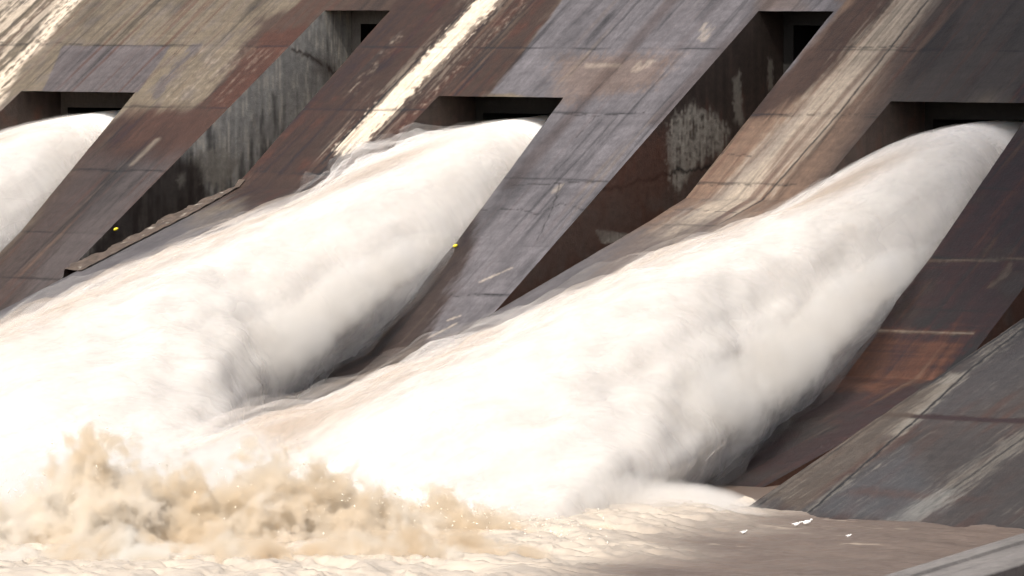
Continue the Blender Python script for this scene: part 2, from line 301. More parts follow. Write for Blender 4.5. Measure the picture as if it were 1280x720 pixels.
def paint_wall(x, Y, Zc):
    # recess side walls: run-off streaks hang vertically
    v = fbm(Y*3.0, Zc*.35, x, 5); v2 = fbm(Y*8, Zc*.8, x+3, 4); mot = fbm(Y*.8, Zc*.8, x, 4); dep = fz(Y)-Zc
    fine = fbm(Y*5, Zc*5, x, 4)
    wy, wz = Y+.3*fine, Zc+.25*mot+.12*v2
    W = lambda *p: [wallp(a, b, x) for a, b in p]
    if x < -5 and x > -12:
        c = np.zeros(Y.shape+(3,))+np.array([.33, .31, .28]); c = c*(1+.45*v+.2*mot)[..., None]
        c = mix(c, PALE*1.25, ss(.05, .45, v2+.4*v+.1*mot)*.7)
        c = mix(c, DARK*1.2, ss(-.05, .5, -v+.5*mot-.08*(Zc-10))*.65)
        m = inpoly(wy, wz, W((400, 70), (420, 80), (425, 110), (390, 90))); c = mix(c, BROWN, ss(-.4, .3, m)*.5)
        m = inpoly(wy, wz, W((245, 190), (275, 180), (300, 205), (280, 235), (250, 230), (235, 210))); c = mix(c, PALE*.6, ss(-.15, .3, m+.6*fine)*.8)
        m = inpoly(wy, wz, W((215, 195), (250, 200), (260, 245), (205, 320), (110, 360), (60, 400), (150, 250))); c = mix(c, BROWN*.55, ss(-.4, .4, m+.3*mot)*.9)
        m = inpoly(wy, wz, W((222, 218), (232, 216), (232, 238), (222, 236))); c = mix(c, PALE*.42, ss(-.1, .2, m)*.8)
        c = mix(c, RUST*.6, (1-ss(.03, .12, polyd(wy, wz, W((365, 60), (400, 78), (418, 92), (430, 88)))))*.8)
    else:
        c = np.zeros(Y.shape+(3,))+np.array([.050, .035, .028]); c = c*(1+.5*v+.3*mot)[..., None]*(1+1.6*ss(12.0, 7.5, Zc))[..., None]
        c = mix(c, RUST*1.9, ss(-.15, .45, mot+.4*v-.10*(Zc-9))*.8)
        if 9 < x < 13:
            m = inpoly(wy+.15*fine, wz+.2*v, W((836, 155), (862, 130), (895, 140), (915, 165), (900, 190), (870, 205), (852, 238), (838, 232), (832, 190)))
            c = mix(c, PALE*.78*(1+.25*v2[..., None]), ss(-.15, .25, m+.25*fine+.25*v2)*ss(-.75, .25, fine+.8*v2+.5*v)*.95)
            m = inpoly(wy, wz+.5*v, W((915, 95), (925, 92), (930, 150), (918, 160))); c = mix(c, PALE*.6, ss(-.1, .15, m)*.8)
            m = inpoly(wy, wz, W((960, 75), (966, 75), (966, 110), (960, 112))); c = mix(c, PALE*.5, ss(-.1, .1, m)*.8)
            m = inpoly(Y+.02*v2, Zc+.03*fine, W((743, 286), (790, 293), (770, 303), (753, 305))); c = mix(c, PALE*.95*(1+.5*v2[..., None]), ss(-.03, .05, m))
            m = polyd(wy, wz, W((700, 247), (790, 232), (840, 215), (900, 206))); c = mix(c, DARK*.4, (1-ss(.03, .10, m))*.85)
            m = inpoly(wy, wz, W((775, 180), (835, 160), (838, 240), (790, 270), (740, 260))); c = mix(c, RUST*2.4, ss(-.5, .5, m+.5*fine)*.6)
            m = inpoly(wy, wz, W((700, 280), (780, 240), (800, 280), (700, 330), (620, 400))); c = mix(c, np.array([.12, .078, .060]), ss(-.5, .6, m)*.7)
    return np.clip(c*(1+.15*fine[..., None]), .008, .85)

# ------------------------------------------------------------------ the dam
dam = empty('dam', (0, 0, 0))
tag(dam, 'huge sloping concrete dam face, rust-stained, with deep recesses and three gushing outlets', 'dam')
YT = 5.67; ZT = fz(YT)                          # top edge of the dry recesses
YB = -44.0
chutes = [(-20.35, -14.60, 1.25), (0.0, 5.72, 1.05), (19.95, 25.93, .65)]   # left, right, widening at y=-12
slots = [(-9.3, -6.1), (10.98, 14.3), (31.0, 34.75)]
def axis(a, b, d): n = max(2, int(abs(b-a)/d)+1); return np.linspace(a, b, n)
def top_patch(mb, xl, xr, y0, y1, zf, paint, dx=.045, dy=.085):
    ys = axis(y0, y1, dy); n = max(2, int((xr(y0)-xl(y0))/dx)+1); t = np.linspace(0, 1, n)
    X = xl(ys)[:, None]*(1-t)+xr(ys)[:, None]*t; Y = np.repeat(ys[:, None], n, 1); Zc = zf(Y)
    col = paint(X, Y)
    lum = col.mean(-1)
    Zc = Zc + .02*fbm(X*1.2, Y*1.2, 0, 3) + .03*(fbm(X*4, Y*4, 0, 3))*ss(.1, .4, lum)
    P = np.stack([X, Y, Zc], -1); mb.grid(P, col, flip=y1 > y0)
def side(mb, x, ys, ztop, zbot, flip, paint=True, xf=None, dz=.12):
    n = max(2, int(np.max(ztop-zbot)/dz)+1); t = np.linspace(0, 1, n)
    Y = np.repeat(ys[:, None], n, 1); Zc = ztop[:, None]*(1-t)+zbot[:, None]*t
    X = np.full(Y.shape, x) if xf is None else np.repeat(xf(ys)[:, None], n, 1)
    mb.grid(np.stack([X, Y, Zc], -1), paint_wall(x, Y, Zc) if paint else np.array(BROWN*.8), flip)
def const(v): return lambda y: np.zeros_like(np.asarray(y, float))+v
def chR(i): L, Rr, w = chutes[i]; return lambda y: Rr + w*ss(0, -12, -np.abs(np.asarray(y, float)))*0 + w*np.clip(-np.asarray(y, float)/9., 0, 1)
def pier(name, xl, xr, kind, ytop=YT, lwall=True, rwall=True):
    mb = MB()
    if kind == 'A':
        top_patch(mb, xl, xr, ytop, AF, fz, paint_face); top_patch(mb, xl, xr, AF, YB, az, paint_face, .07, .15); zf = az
    else:
        top_patch(mb, xl, xr, ytop, FOLD, fz, paint_face); top_patch(mb, xl, xr, FOLD, YB, bz, paint_toe); zf = bz
    ys = axis(ytop, YB, .12); zt = zf(ys)
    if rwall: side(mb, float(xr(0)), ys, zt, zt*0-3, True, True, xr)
    if lwall: 
        y2 = axis(ytop, YB, .5); side(mb, float(xl(0)), y2, zf(y2), y2*0-3, False, False, xl, 1.0)
    return mb.build(name, M_CON, dam)
pier('pier', chR(0), const(slots[0][0]), 'A')
def slR(i, w): return lambda y: slots[i][1]+w*np.clip((5.-np.asarray(y, float))/14., 0, 1)
pier('buttress', slR(0, .9), const(chutes[1][0]), 'B')
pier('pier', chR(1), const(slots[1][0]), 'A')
pier('buttress', slR(1, .65), const(chutes[2][0]), 'B')
pier('pier', chR(2), const(slots[2][0]), 'A')
# outermost buttresses run on out of the picture
mb = MB(); top_patch(mb, const(-29.), const(chutes[0][0]), YT, FOLD, fz, paint_face, .06, .1); top_patch(mb, const(-29.), const(chutes[0][0]), FOLD, YB, bz, paint_toe, .2, .3)
top_patch(mb, const(-90.), const(-29.), YT, FOLD, fz, paint_face, .2, .25); top_patch(mb, const(-90.), const(-29.), FOLD, YB, bz, paint_toe, .25, .4)
ys = axis(YT, YB, .12); side(mb, chutes[0][0], ys, bz(ys), ys*0-3, True); mb.build('buttress', M_CON, dam)
mb = MB(); xr3 = slots[2][1]; top_patch(mb, const(xr3), const(53.), YT, FOLD, fz, paint_face, .12, .2); top_patch(mb, const(xr3), const(53.), FOLD, YB, bz, paint_toe)
top_patch(mb, const(53.), const(85.), YT, FOLD, fz, paint_face, .2, .25); top_patch(mb, const(53.), const(85.), FOLD, YB, bz, paint_toe, .2, .3)
y2 = axis(YT, YB, .5); side(mb, xr3, y2, bz(y2), y2*0-3, False, False, None, 1.)
side(mb, 85., y2, bz(y2), y2*0-3, True, False, None, 1.); mb.build('buttress', M_CON, dam)
# upper face, crest
mb = MB(); top_patch(mb, const(-29.), const(29.), 8.5, YT, fz, paint_face, .05, .1)
for a, b in ((-90, -29), (29, 85)): top_patch(mb, const(float(a)), const(float(b)), 8.5, YT, fz, paint_face, .2, .25)
YC = 42.; ZC = fz(YC)
top_patch(mb, const(-90.), const(85.), YC, 8.5, fz, paint_face, .16, .3)
mb.quad((-90, YC, ZC), (85, YC, ZC), (85, YC+9, ZC), (-90, YC+9, ZC), GREY*1.2)
mb.quad((-90, YC+9, ZC), (85, YC+9, ZC), (85, YC+9, -3), (-90, YC+9, -3), GREY)
mb.quad((85, YT, ZT), (85, YT, -3), (85, YC+9, -3), (85, YC+9, ZC), GREY); mb.quad((-90, YC+9, ZC), (-90, YC+9, -3), (-90, YT, -3), (-90, YT, ZT), GREY)
mb.build('upper_face', M_CON, dam)
# lintels over the outlets: wedge with a level soffit, recess back wall, dark conduit mouth
for i, (xl, xr, w) in enumerate(chutes):
    mb = MB(); top_patch(mb, const(xl), const(xr), YT, 0.0, fz, paint_face)
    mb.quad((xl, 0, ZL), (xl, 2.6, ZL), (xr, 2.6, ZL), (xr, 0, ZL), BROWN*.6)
    mb.build('lintel', M_CON, dam)
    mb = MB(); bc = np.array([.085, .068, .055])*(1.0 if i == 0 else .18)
    ch = fz(2.6)-ZL
    # back wall pierced by the conduit mouth the water comes out of
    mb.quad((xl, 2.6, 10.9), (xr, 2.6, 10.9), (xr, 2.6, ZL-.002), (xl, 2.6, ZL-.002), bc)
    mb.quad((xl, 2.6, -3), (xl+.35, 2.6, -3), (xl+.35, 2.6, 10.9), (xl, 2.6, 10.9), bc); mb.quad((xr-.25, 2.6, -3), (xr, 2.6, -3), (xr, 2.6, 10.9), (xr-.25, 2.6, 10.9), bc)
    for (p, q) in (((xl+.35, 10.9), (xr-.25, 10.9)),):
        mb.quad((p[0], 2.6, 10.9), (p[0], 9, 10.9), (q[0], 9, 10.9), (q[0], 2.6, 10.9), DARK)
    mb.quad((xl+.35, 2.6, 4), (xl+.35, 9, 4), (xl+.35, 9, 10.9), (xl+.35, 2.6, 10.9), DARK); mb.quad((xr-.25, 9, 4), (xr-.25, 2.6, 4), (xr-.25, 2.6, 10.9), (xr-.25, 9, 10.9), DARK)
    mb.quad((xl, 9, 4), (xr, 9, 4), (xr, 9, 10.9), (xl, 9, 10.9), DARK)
    mb.build('outlet_recess', M_CON, dam)
for i, (xl, xr) in enumerate(slots):
    mb = MB(); yb = YT+1.9; col = np.array([.15, .135, .12]) if i == 0 else np.array([.013, .011, .010])  # later recesses near-black: shade under the soffit put into the wall colour
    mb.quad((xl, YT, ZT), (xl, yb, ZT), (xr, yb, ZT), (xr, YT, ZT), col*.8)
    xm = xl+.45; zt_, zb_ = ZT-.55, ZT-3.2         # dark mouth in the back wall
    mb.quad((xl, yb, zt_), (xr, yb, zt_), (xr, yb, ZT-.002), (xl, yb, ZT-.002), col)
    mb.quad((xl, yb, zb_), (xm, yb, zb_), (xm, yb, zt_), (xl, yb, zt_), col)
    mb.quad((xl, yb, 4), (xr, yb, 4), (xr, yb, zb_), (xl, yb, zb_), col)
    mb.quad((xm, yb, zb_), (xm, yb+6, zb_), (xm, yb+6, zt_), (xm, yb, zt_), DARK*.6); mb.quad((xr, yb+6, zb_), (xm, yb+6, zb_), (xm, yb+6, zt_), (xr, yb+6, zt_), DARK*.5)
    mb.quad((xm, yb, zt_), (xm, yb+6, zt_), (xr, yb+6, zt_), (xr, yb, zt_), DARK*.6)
    # left side wall behind the face line
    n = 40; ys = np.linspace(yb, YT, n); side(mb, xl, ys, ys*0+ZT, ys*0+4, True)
    # recess floor
    yf = axis(yb, YB, .4); X = np.stack([np.full(yf.shape, xl), np.full(yf.shape, xr)], 1); Yg = np.repeat(yf[:, None], 2, 1)
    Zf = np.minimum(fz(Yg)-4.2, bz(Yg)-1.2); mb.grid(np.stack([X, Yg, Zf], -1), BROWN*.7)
    mb.build('dry_recess', M_CON, dam)
# broken pale ledge on the edge of the first buttress
mb = MB(); ys = axis(-5.6, -16.2, .05); n = 26; t = np.linspace(0, 1, n)
wd = .25+.85*ss(-5.6, -9, ys)*(.8+.5*noise3(ys*.55, 2.2, 0))+.16*np.abs(((ys*.9+.5*noise3(ys*.4, 1, 0)) % 1)-.5)*2+.08*fbm(ys*5, 1, 0, 3)
X = slR(0, .9)(ys)[:, None]+.25-wd[:, None]*t*(.95); Y = np.repeat(ys[:, None], n, 1)
Zc = bz(Y)+.06+.07*fbm(X*2.2, Y*1.6, 0, 5)-.7*ss(.86, 1, t)[None]
lc = np.array([.085, .062, .047])*(1+.6*fbm(X*2.5, Y*2.5, 3, 4))[..., None]; lc = mix(lc, PALE*.8, ss(.35, .6, fbm(X*3, Y*3, 9, 3)))
mb.grid(np.stack([X, Y, Zc], -1), lc, True); mb.build('eroded_ledge', M_CON, dam)

# ------------------------------------------------------------------ water jets
def table(T):
    T = np.array(T, float); T = T[::-1]
    return lambda y: [np.interp(y, T[:, 0], T[:, k]) for k in range(1, 5)]
#            y     xl    xr    ztop  zbot   (x relative to the outlet's left edge)
JT2 = [(8.5, .5, 5.4, 10.6, 5.5), (4, .5, 5.5, 10.85, 5.5), (1, .5, 5.55, 10.75, 5.0), (-2, .2, 5.6, 10.35, 4.5), (-5, -.5, 6.1, 9.8, 3.6), (-8, -1.6, 6.6, 9.25, 2.2), (-12, -2.8, 6.8, 8.6, .4), (-16, -3.9, 6.7, 7.8, -1.2), (-22, -5.0, 7.6, 6.3, -2.5), (-28, -6.4, 10.6, 4.9, -2.5), (-34, -8.0, 14., 3.5, -2.5), (-40, -10., 15.2, 2.0, -2.5), (-46, -11, 15.5, 0., -2.5), (-50, -11, 15, -1.5, -3)]
JT3 = [(8.5, .5, 5.6, 10.7, 5.5), (4, .5, 5.7, 10.9, 5.5), (1, .5, 5.8, 10.85, 5.0), (-2, .2, 5.8, 10.4, 4.5), (-5, -.5, 6.1, 9.7, 3.6), (-8, -1.2, 6.3, 9.1, 2.2), (-12, -2.2, 6.3, 8.45, .4), (-16, -3.2, 6.4, 7.8, -1.2), (-22, -4.6, 7.5, 6.7, -2.5), (-28, -6., 9.0, 5.5, -2.5), (-34, -8., 10.6, 4.2, -2.5), (-40, -10., 12.0, 2.6, -2.5), (-46, -12, 13., .4, -2.5), (-50, -12, 14, -1.5, -3)]
FOAM = np.array([.90, .865, .83]); MUD = np.array([.43, .325, .225])
def jet(x0, T, seed, label, splash=0.):
    tb = table(T)
    def surf(ns, na, off, seed2, y0=8.0, y1=-48.):
        ys = np.linspace(y0, y1, ns); xl, xr, zt, zb = tb(ys)
        # smooth the tables a little
        k = np.ones(21)/21
        sm = lambda a: np.convolve(np.pad(a, 10, mode='edge'), k, 'valid') if ns > 60 else a
        xl, xr, zt, zb = map(sm, (xl, xr, zt, zb))
        g = ss(6, -26, ys); ph = np.linspace(0, 2*np.pi, na)
        a = (xr-xl)/2; b = (zt-zb)/2; e = .85
        cx = np.sign(np.cos(ph))*np.abs(np.cos(ph))**e; cz = np.sign(np.sin(ph))*np.abs(np.sin(ph))**np.where(np.cos(ph) > 0, .85+.45*np.clip(np.cos(ph)*3, 0, 1), .85)
        # crown leans to the left as in the real plume
        X = x0+((xl+xr)/2)[:, None]+a[:, None]*cx[None]; Zc = ((zt+zb)/2)[:, None]+b[:, None]*cz[None]
        Y = np.repeat(ys[:, None], na, 1)
        Zc = Zc-.33*np.maximum(0, x0+5.0-X)*ss(-2, -13, Y)*ss(-50, -33, Y)*ss(-.5, .3, np.sin(ph))[None]
        nx = cx/np.maximum(a[:, None], .5); nz = cz/np.maximum(b[:, None], .5); l = np.hypot(nx, nz)+1e-6; nx, nz = nx/l, nz/l
        # displacement: long folds along the flow, billows that grow downstream
        s_ = Y
        arcx, arcz = X-x0, Zc+T30*.6*(-Y)
        g2 = ss(0, -30, ys)[:, None]; fx, fy = cx[None]*3.+0*Y, cz[None]*3.+0*Y; d = g2*(.55*fbm(fx*.35, s_*.05, fy*.35+seed, 3)+.34*fbm(fx*1.3, s_*.13, fy*1.3+seed, 4)+.22*fbm(arcx*.9, s_*.4, arcz*.9+seed, 4)) + (.03+.12*g2)*fbm(fx*4, s_*.3, fy*4+seed2, 4)
        o = (off*(.06+1.0*g))[:, None]*(1+.9*fbm(arcx*.5, s_*.18, arcz*.5+seed2*3.1, 3))
        if splash and off > 0:
            o = o+splash*off*(np.exp(-((ys+4.5)/3.5)**2))[:, None]*(ss(.1, .8, -np.cos(ph)))[None]*(.7+1.2*fbm(arcx*.8, s_*.6, arcz*.8+seed2, 3))
        X = X+nx*(d+o); Zc = Zc+nz*(d+o); Y = Y+.25*d
        return X, Y, Zc, g, ph, arcx, arcz, (fx, fy)
    X, Y, Zc, g, ph, ax, azz, d = surf(520, 220, 0., seed)
    st = fbm(d[0]*2.2, Y*.10, d[1]*2.2+seed, 5); st2 = fbm(ax*.5+5, Y*.35, azz*.6+seed, 4)
    left = ss(.2, .75, -np.cos(ph))[None]*ss(-.35, .25, np.sin(ph))[None]
    c = np.zeros(X.shape+(3,))+FOAM
    gg = ss(-1, -10, Y)
    c = mix(c, MUD*1.12, np.clip(gg*(ss(.3, .8, st2)*.45+ss(.2, .75, st)*.5), 0, 1))
    band = np.exp(-((ph[None]-1.56-.25*fbm(Y*.08, seed+Y*0, 0., 2))/.14)**2); c = mix(c, MUD*1.1, np.clip(1.3*band*ss(-1, -7, Y)*ss(-.9, .1, st2+.1), 0, 1))
    c = mix(c, MUD*1.05, ss(.4, .95, -st-.1)*gg*.2)
    mb = MB(); mb.grid(np.stack([X, Y, Zc], -1), c, False)
    root = mb.build('water_jet', M_JET, None, True); tag(root, label, 'water jet', 'water jets roaring from the dam outlets')
    mb = MB(); NS = 7
    for i in range(NS):
        f = (i+1)/NS
        X, Y, Zc, g, ph, ax, azz, d = surf(240, 110, .85*f**1.2, seed+i*5.3, 2.0)
        al = (.72*(1-f)+.05)*ss(1.5, -3, Y)
        st = fbm(ax*.6, Y*.2, azz*.6+seed+i, 3)
        c = mix(np.zeros(X.shape+(3,))+FOAM, MUD*1.3, np.clip(ss(.1, .9, st)*.3+.6*np.exp(-((ph[None]-1.56)/.13)**2)*ss(-2, -9, Y), 0, 1))
        ex = np.stack([al, ax+azz*.6, Y+i*3.7], -1)
        mb.grid(np.stack([X, Y, Zc], -1), c, False, ex)
    mb.build('spray', M_SPRAY, root, True, True)
    return root
jet(chutes[0][0], JT2, 3.3, 'leftmost white jet of water, cut off by the left edge of the picture')
jet(chutes[1][0], JT2, 11.1, 'middle white jet of water, between the rusty buttress and the smooth grey pier', 1.6)
jet(chutes[2][0], JT3, 23.7, 'rightmost and nearest white jet of water, below the darkest stretch of concrete')

# ------------------------------------------------------------------ river and foam
m, nt, b, out = newmat('muddy_water'); N, L = nt.nodes, nt.links
at = N.new('ShaderNodeAttribute'); at.attribute_name = 'Col'; L.new(at.outputs['Color'], b.inputs['Base Color'])
b.inputs['Roughness'].default_value = .38; b.inputs['IOR'].default_value = 1.33
M_RIV = m
M_FOAM2 = foam_mat('cloud_white')
def foam_amt(X, Y):
    w = fbm(X*.12, Y*.2, 3., 4)
    e = 37.5 + (-(Y+46))*.25 + 3.0*w
    return ss(3.5, -2.5, X-e)
mb = MB()
xs = axis(12, 60, .09); ys = axis(-34, -72, .09)
X, Y = np.meshgrid(xs, ys, indexing='ij')
fa = foam_amt(X, Y)
wx = X+1.2*fbm(X*.3, Y*.3, 1, 3); wy = Y+1.2*fbm(X*.3, Y*.3, 7, 3)
chop = 1-2*np.abs(fbm(wx*.22, wy*.4, 2., 5)); chop2 = 1-2*np.abs(fbm(wx*1.1, wy*1.6, 6., 4))
hz = .12*fbm(X*.3, Y*.5, 5., 4)+.05*fbm(X*.8, Y*1.8, 5., 4)+.015*fbm(X*3, Y*5, 5., 3)
h = hz*(1-fa)+fa*(.42*chop+.12*chop2-.15)
co = np.array([.125, .090, .070])*(1+.22*fbm(X*.25, Y*.9, 2., 4))[..., None]
strk = ss(.3, .55, fbm(X*.35+.4*fbm(X, Y, 0, 2), Y*1.6, 9., 4)-.012*(X-36))
co = mix(co, np.array([.52, .42, .32]), strk*.6*ss(52, 40, X))
fc = mix(np.zeros(X.shape+(3,))+np.array([.46, .395, .325]), np.array([.15, .10, .068]), ss(-.2, .9, -chop*.6-chop2*.25+.25+.9*fbm(wx*.35, wy*.6, 2., 5)))
co = co*(1-fa[..., None])+fc*fa[..., None]
mb.grid(np.stack([X, Y, h], -1), co, True)
for (x0, x1, y0, y1) in ((-900, 12, -1500, 45), (60, 1500, -1500, 45), (12, 60, -1500, -72), (12, 60, -34, 45)):
    mb.quad((x0, y0, 0), (x1, y0, 0), (x1, y1, 0), (x0, y1, 0), (.125, .090, .070))
tag(mb.build('river_water', M_RIV, None, True), 'muddy brown river water at the foot of the dam', kind='structure')

# billowing boil of muddy foam: dense tan spray thrown up where the jets land
def spray_cloud(name, PA, PB, PK, dens, colA, colB, w0, wk, amp, sc, label, step, det=4):
    free = len(PA) == 3
    RA, RB = (np.array(PA, float), np.array(PB, float)) if free else (waterp(*PA), waterp(*PB))
    ux = (RB-RA)/np.linalg.norm(RB-RA); RL = float(np.linalg.norm(RB-RA))
    m = bpy.data.materials.new(name+'_drops'); m.use_nodes = True; nt = m.node_tree; N, L = nt.nodes, nt.links; N.remove(N['Principled BSDF'])
    def mth(op, *a, clamp=False):
        n = N.new('ShaderNodeMath'); n.operation = op; n.use_clamp = clamp
        for i, v in enumerate(a):
            if isinstance(v, (int, float)): n.inputs[i].default_value = v
            else: L.new(v, n.inputs[i])
        return n.outputs[0]
    tc = N.new('ShaderNodeTexCoord'); sp = N.new('ShaderNodeSeparateXYZ'); L.new(tc.outputs['Object'], sp.inputs[0])
    def vnoise(scale, det, rough=.55, dist=0.):
        n = N.new('ShaderNodeTexNoise'); n.inputs['Scale'].default_value = scale; n.inputs['Detail'].default_value = det
        n.inputs['Roughness'].default_value = rough; n.inputs['Distortion'].default_value = dist; L.new(tc.outputs['Object'], n.inputs[0]); return n.outputs[0]
    cr = N.new('ShaderNodeFloatCurve'); cv = cr.mapping.curves[0]
    slope = (PB[1]-PA[1])/(PB[0]-PA[0])
    xs_ = [u for u, h in PK] if free else [float(np.clip(np.dot(waterp(u, PA[1]+slope*(u-PA[0]))-RA, ux)/RL, 0, 1)) for u, h in PK]
    cv.points[0].location = (0, PK[0][1]/4); cv.points[1].location = (1, PK[-1][1]/4)
    for x_, (u, h) in list(zip(xs_, PK))[1:-1]: cv.points.new(x_, h/4)
    cr.mapping.update(); L.new(mth('DIVIDE', sp.outputs['X'], RL, clamp=True), cr.inputs['Value'])
    H = mth('MULTIPLY', cr.outputs[0], 4.0)
    zz = mth('POWER', mth('ABSOLUTE' if free else 'MAXIMUM', mth('DIVIDE', sp.outputs['Z'], H), 0.0), 1.3)
    vv = mth('POWER', mth('ABSOLUTE', mth('DIVIDE', sp.outputs['Y'], mth('ADD', mth('MULTIPLY', H, wk), w0))), 2.0)
    f = mth('SUBTRACT', 1.0, mth('ADD', zz, vv))
    f = mth('ADD', f, mth('ADD', mth('MULTIPLY', mth('SUBTRACT', vnoise(sc, 2, .5, .3), .52), 2.6*amp), mth('MULTIPLY', mth('SUBTRACT', vnoise(sc*3, det, .66), .5), 1.5*amp)))
    # fade at both ends of the bank
    e = mth('MULTIPLY', mth('MULTIPLY', sp.outputs['X'], .5, clamp=True), mth('MULTIPLY', mth('SUBTRACT', RL, sp.outputs['X']), .5, clamp=True))
    den = mth('MULTIPLY', mth('MULTIPLY', mth('MULTIPLY', f, 1.6, clamp=True), e), dens)
    vp = N.new('ShaderNodeVolumePrincipled'); L.new(den, vp.inputs['Density']); vp.inputs['Anisotropy'].default_value = .2
    cm = N.new('ShaderNodeMix'); cm.data_type = 'RGBA'; cm.inputs[6].default_value = (*colA, 1); cm.inputs[7].default_value = (*colB, 1)
    L.new(mth('MULTIPLY', mth('SUBTRACT', vnoise(.45, 2), .42), 5.0, clamp=True), cm.inputs[0]); L.new(cm.outputs[2], vp.inputs['Color'])
    L.new(vp.outputs[0], N['Material Output'].inputs['Volume'])
    hw = w0+wk*max(h for _, h in PK)+.8
    mb = MB(); mb.box(0, RL, -hw, hw, (-1.6 if free else -.4), max(h for _, h in PK)*1.35+.3, (1, 1, 1)); fo = mb.build(name, m)
    fo.location = RA; fo.rotation_euler = (0, -math.asin(ux[2]), math.atan2(ux[1], ux[0]))
    m.cycles.volume_step_rate = step
    tag(fo, label, name, kind='stuff'); return fo
spray_cloud('foam', (-140, 690), (800, 664),
    [(-140, 1.3), (20, 1.3), (66, 1.7), (92, 2.6), (130, 2.8), (165, 2.4), (200, 2.0), (240, 2.1), (262, 1.6), (300, 2.1), (340, 2.4), (372, 1.8), (420, 1.9), (470, 1.3), (520, 1.0), (560, 1.1), (620, .6), (700, .35), (800, .15)],
    6.5, (.93, .83, .69), (.985, .93, .85), 2.1, .5, 1.3, 1.15, 'billowing tan foam boiling where the jets hit the river', .22, 6)
spray_cloud('mist', (-100, 650), (960, 636),
    [(-100, 1.8), (300, 2.3), (500, 2.4), (620, 2.4), (740, 1.7), (820, 1.1), (880, .7), (960, .2)],
    1.5, (.99, .965, .935), (.99, .975, .95), 3.2, .3, .6, .35, 'pale mist hanging over the feet of the jets', .9)

spray_cloud('foam', (-140, 712), (700, 700), [(-140, .7), (60, .6), (140, .9), (220, .6), (300, .9), (370, .6), (440, .8), (520, .9), (600, .7), (640, .5), (700, .3)],
    5.5, (.90, .79, .64), (.985, .95, .89), 1.7, .3, 1.1, 1.3, 'low cream froth in front of the billowing tan foam, along the lower edge', .2, 6)
for x0, lab in ((chutes[1][0], 'mist trailing from the right flank of the middle jet'), (chutes[2][0], 'mist trailing from the right flank of the rightmost jet')):
    spray_cloud('mist', (x0+6.3, -9., fz(-9.)+.3), (x0+9.6, -34., .6), [(0, .5), (.15, .8), (.4, 1.3), (.7, 1.7), (1, 2.0)],
        .85, (.985, .95, .90), (.99, .97, .94), .55, .45, .7, .45, lab, .9)

# drops thrown off the churning foam
mb = MB(); ND = 1000; rd = np.random.default_rng(5)
for k in range(ND):
    u = rd.uniform(-40, 760); P = waterp(u, 672+rd.normal(0, 9)); hmax = np.interp(u, [-40, 66, 130, 200, 262, 340, 420, 520, 640, 760], [1.3, 2.4, 3.6, 2.5, 1.9, 2.7, 2.0, 1.3, .8, .3])
    z = hmax*rd.beta(1.3, 1.8)*1.05+.05; s_ = rd.uniform(.010, .022)*(1+.6*(rd.random() < .1))
    ax_ = rd.normal(size=3); ax_ /= np.linalg.norm(ax_); b_ = np.cross(ax_, rd.normal(size=3)); b_ /= np.linalg.norm(b_); c_ = np.cross(ax_, b_)
    p = P+np.array([0, 0, z]); st_ = rd.uniform(1, 2.2)
    q = [p+ax_*s_*st_*i+(b_*j+c_*k_)*s_*(.75 if i < 0 else .45) for i in (-1, 1) for j, k_ in ((-1, -1), (1, -1), (1, 1), (-1, 1))]
    mb.v.append(np.array(q)); o8 = mb.n; mb.n += 8
    mb.f.append(np.array([[3, 2, 1, 0], [4, 5, 6, 7], [0, 1, 5, 4], [1, 2, 6, 5], [2, 3, 7, 6], [3, 0, 4, 7]])+o8)
    mb.c.append(np.tile([[.85, .78, .68]], (8, 1))); mb.extra.append(np.zeros((8, 3)))
tag(mb.build('water_drops', M_FOAM2, None, True), 'fine drops thrown up over the churning tan foam', kind='stuff')
# ------------------------------------------------------------------ small things
M_GW = concrete_mat('pale_concrete')
gw = empty('guide_wall', (0, 0, 0)); tag(gw, 'low pale concrete guide wall crossing the lower right corner of the river', 'wall')
mb = MB(); a = np.array([50.9, -44.]); e_ = np.array([64., -112.]); dr = (e_-a)/np.linalg.norm(e_-a); nr = np.array([-dr[1], dr[0]])
def gwp(s, o, z): p = a+dr*s+nr*o; return (p[0], p[1], z)
Ln = np.linalg.norm(e_-a)
prof = [(0, 1.25), (0, 1.5), (.55, 1.5), (.6, 1.42), (1.25, 1.42), (1.3, 1.5), (2.3, 1.5), (2.3, 1.2), (2.1, 1.15)]
ss_ = axis(0, Ln, .12); 
def sweep(mb, prof, col, sseq):
    sub = []
    for i in range(len(prof)-1):
        k = 6
        for j in range(k): sub.append(tuple(np.array(prof[i])*(1-j/k)+np.array(prof[i+1])*j/k))
    sub.append(prof[-1]); P = np.zeros((len(sseq), len(sub), 3))
    for j, (o, z) in enumerate(sub):
        P[:, j, 0] = a[0]+dr[0]*sseq+nr[0]*o; P[:, j, 1] = a[1]+dr[1]*sseq+nr[1]*o; P[:, j, 2] = z
    st = fbm(P[..., 0]*2+P[..., 1]*.3, P[..., 1]*.2, 3, 4)
    mb.grid(P, np.asarray(col)*(1+.35*st+.25*fbm(P[..., 0]*3, P[..., 1]*.5, 0, 3))[..., None])
sweep(mb, prof, np.array([.17, .152, .14]), ss_); mb.build('coping', M_GW, gw)
mb = MB(); sweep(mb, [(2.1, 1.2), (2.1, -1)], DARK*1.2, ss_); sweep(mb, [(.1, -1), (.1, 1.3)], BROWN, ss_); mb.build('wall_body', M_GW, gw)  # right side painted near-black for the shade it stands in

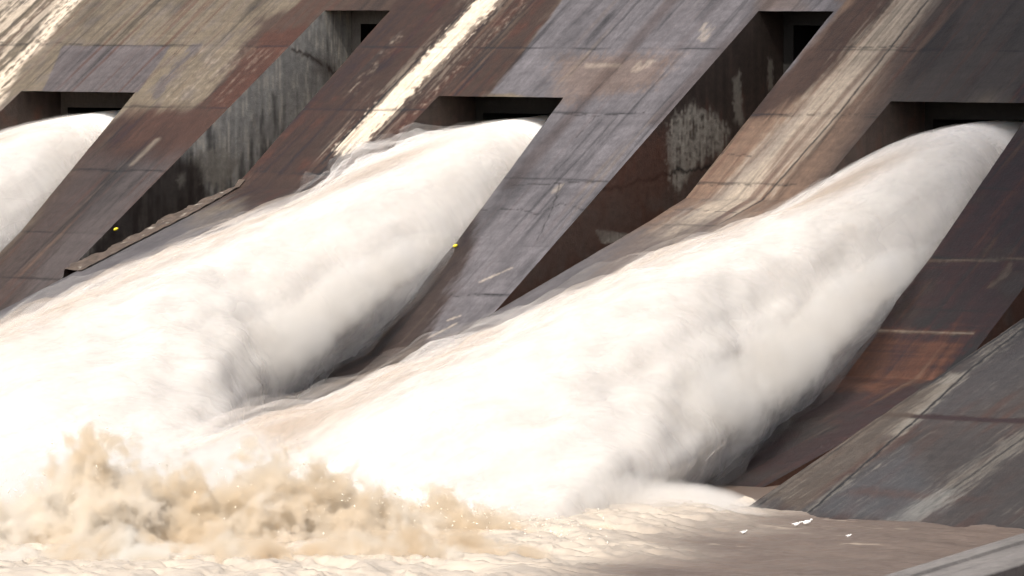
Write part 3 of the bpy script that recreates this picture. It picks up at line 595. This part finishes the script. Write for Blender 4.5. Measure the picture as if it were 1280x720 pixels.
def flat_mat(name, col, rough=.5):
    m, nt, b, out = newmat(name); b.inputs['Roughness'].default_value = rough
    n = nt.nodes.new('ShaderNodeTexNoise'); n.inputs['Scale'].default_value = 20
    r = nt.nodes.new('ShaderNodeMix'); r.data_type = 'RGBA'; r.inputs[6].default_value = (*[c*.75 for c in col], 1); r.inputs[7].default_value = (*col, 1)
    nt.links.new(n.outputs[0], r.inputs[0]); nt.links.new(r.outputs[2], b.inputs['Base Color']); return m
M_YEL = flat_mat('yellow_paint', (.75, .62, .03)); M_BIRD = flat_mat('white_feathers', (.85, .83, .80))
def blob(mb, cx, cy, cz, rx, ry, rz, rot=0., tilt=0., n=14, taper=0.):
    u = np.linspace(0, np.pi, n); v = np.linspace(0, 2*np.pi, n*2); U, V = np.meshgrid(u, v, indexing='ij')
    x = np.cos(U)*rx; r = np.sin(U)*(1-taper*np.cos(U)); y = r*np.cos(V)*ry; z = r*np.sin(V)*rz
    x, z = x*cos(tilt)-z*sin(tilt), x*sin(tilt)+z*cos(tilt); x, y = x*cos(rot)-y*sin(rot), x*sin(rot)+y*cos(rot)
    mb.grid(np.stack([x+cx, y+cy, z+cz], -1), np.array([.8, .8, .8]), True)
for px, py, lab in ((569, 310, 'small yellow marker on the grey pier beside the middle jet'), (145, 289, 'small yellow marker on the brown pier left of the pale broken ledge')):
    x, y = face(px, py); z = fz(y); mb = MB(); blob(mb, 0, 0, .08, .10, .075, .06, .5, .35)
    o = mb.build('yellow_marker', M_YEL, None, True); o.location = (x, y, z); tag(o, lab, 'marker', 'yellow markers on the piers')
labs = ['white floating bird, left of a close pair on the muddy water', 'white floating bird, right and larger of a close pair', 'lone white floating bird nearest the misty foot of the jet', 'small dull white floating bird farthest right on the muddy water']
for (px, py, s), lab in zip(((996, 659.5, .45), (1009, 657, .6), (930, 669.5, .38), (1061, 674, .3)), labs):
    P = waterp(px, py); mb = MB()
    blob(mb, 0, 0, .10, .20*s, .10*s, .11*s, .6, .25, taper=.25); blob(mb, .17*s, .11*s, .10+.12*s, .07*s, .055*s, .055*s, .6); blob(mb, -.2*s, -.13*s, .11, .10*s, .04*s, .03*s, .6, .15)
    o = mb.build('gull', M_BIRD, None, True); o.location = P; tag(o, lab, 'bird', 'white birds on the water')

# ------------------------------------------------------------------ light
SUN_AZ, SUN_EL = 176., 47.      # compass-like: direction to the sun, degrees from +Y clockwise
az_, el = radians(SUN_AZ), radians(SUN_EL)
sd = np.array([sin(az_)*cos(el), cos(az_)*cos(el), sin(el)])
W = bpy.data.worlds.new('World'); S.world = W; W.use_nodes = True; nt = W.node_tree
sky = nt.nodes.new('ShaderNodeTexSky'); sky.sky_type = 'NISHITA'; sky.sun_disc = False; sky.sun_elevation = el; sky.sun_rotation = az_
sky.air_density = 1.0; sky.dust_density = 3.0
bg = nt.nodes['Background']; hs = nt.nodes.new('ShaderNodeHueSaturation'); hs.inputs['Saturation'].default_value = .45; nt.links.new(sky.outputs[0], hs.inputs['Color']); nt.links.new(hs.outputs[0], bg.inputs[0]); bg.inputs[1].default_value = .15
ld = bpy.data.lights.new('sun', 'SUN'); ld.energy = 4.6; ld.angle = radians(.6); ld.color = (1, .95, .88)
lo = bpy.data.objects.new('sun', ld); C.objects.link(lo)
from mathutils import Vector
lo.rotation_euler = Vector(sd).to_track_quat('Z', 'Y').to_euler(); lo.location = (0, -60, 120)
S.view_settings.view_transform = 'Standard'; S.view_settings.look = 'None'; S.view_settings.gamma = 1; S.view_settings.exposure = .16
S.cycles.volume_bounces = 4; S.cycles.transparent_max_bounces = 40; S.cycles.max_bounces = 5; S.cycles.diffuse_bounces = 3; S.cycles.adaptive_threshold = .05; S.cycles.adaptive_min_samples = 16; S.cycles.caustics_reflective = False; S.cycles.caustics_refractive = False; S.cycles.use_denoising = True

# cumulus added out of view to throw soft shade on the dam's right
cl_c = np.array([56., 20., fz(20.)]) + sd*950.
mb = MB(); u = np.linspace(0, np.pi, 90); v = np.linspace(0, 2*np.pi, 180); U, V = np.meshgrid(u, v, indexing='ij')
dx, dy, dz = np.sin(U)*np.cos(V), np.sin(U)*np.sin(V), np.cos(U)
rr = 1+.10*fbm(dx*2, dy*2, dz*2, 4)+.06*(1-2*np.abs(fbm(dx*6, dy*6, dz*6, 3)))
mb.grid(np.stack([dx*42*rr, dy*50*rr, dz*34*rr], -1), np.array([.9, .9, .92]), True)
cl = mb.build('shade_cloud', M_FOAM2, None, True); cl.location = cl_c; tag(cl, 'white cumulus added out of view to shade the right of the dam', kind='structure')
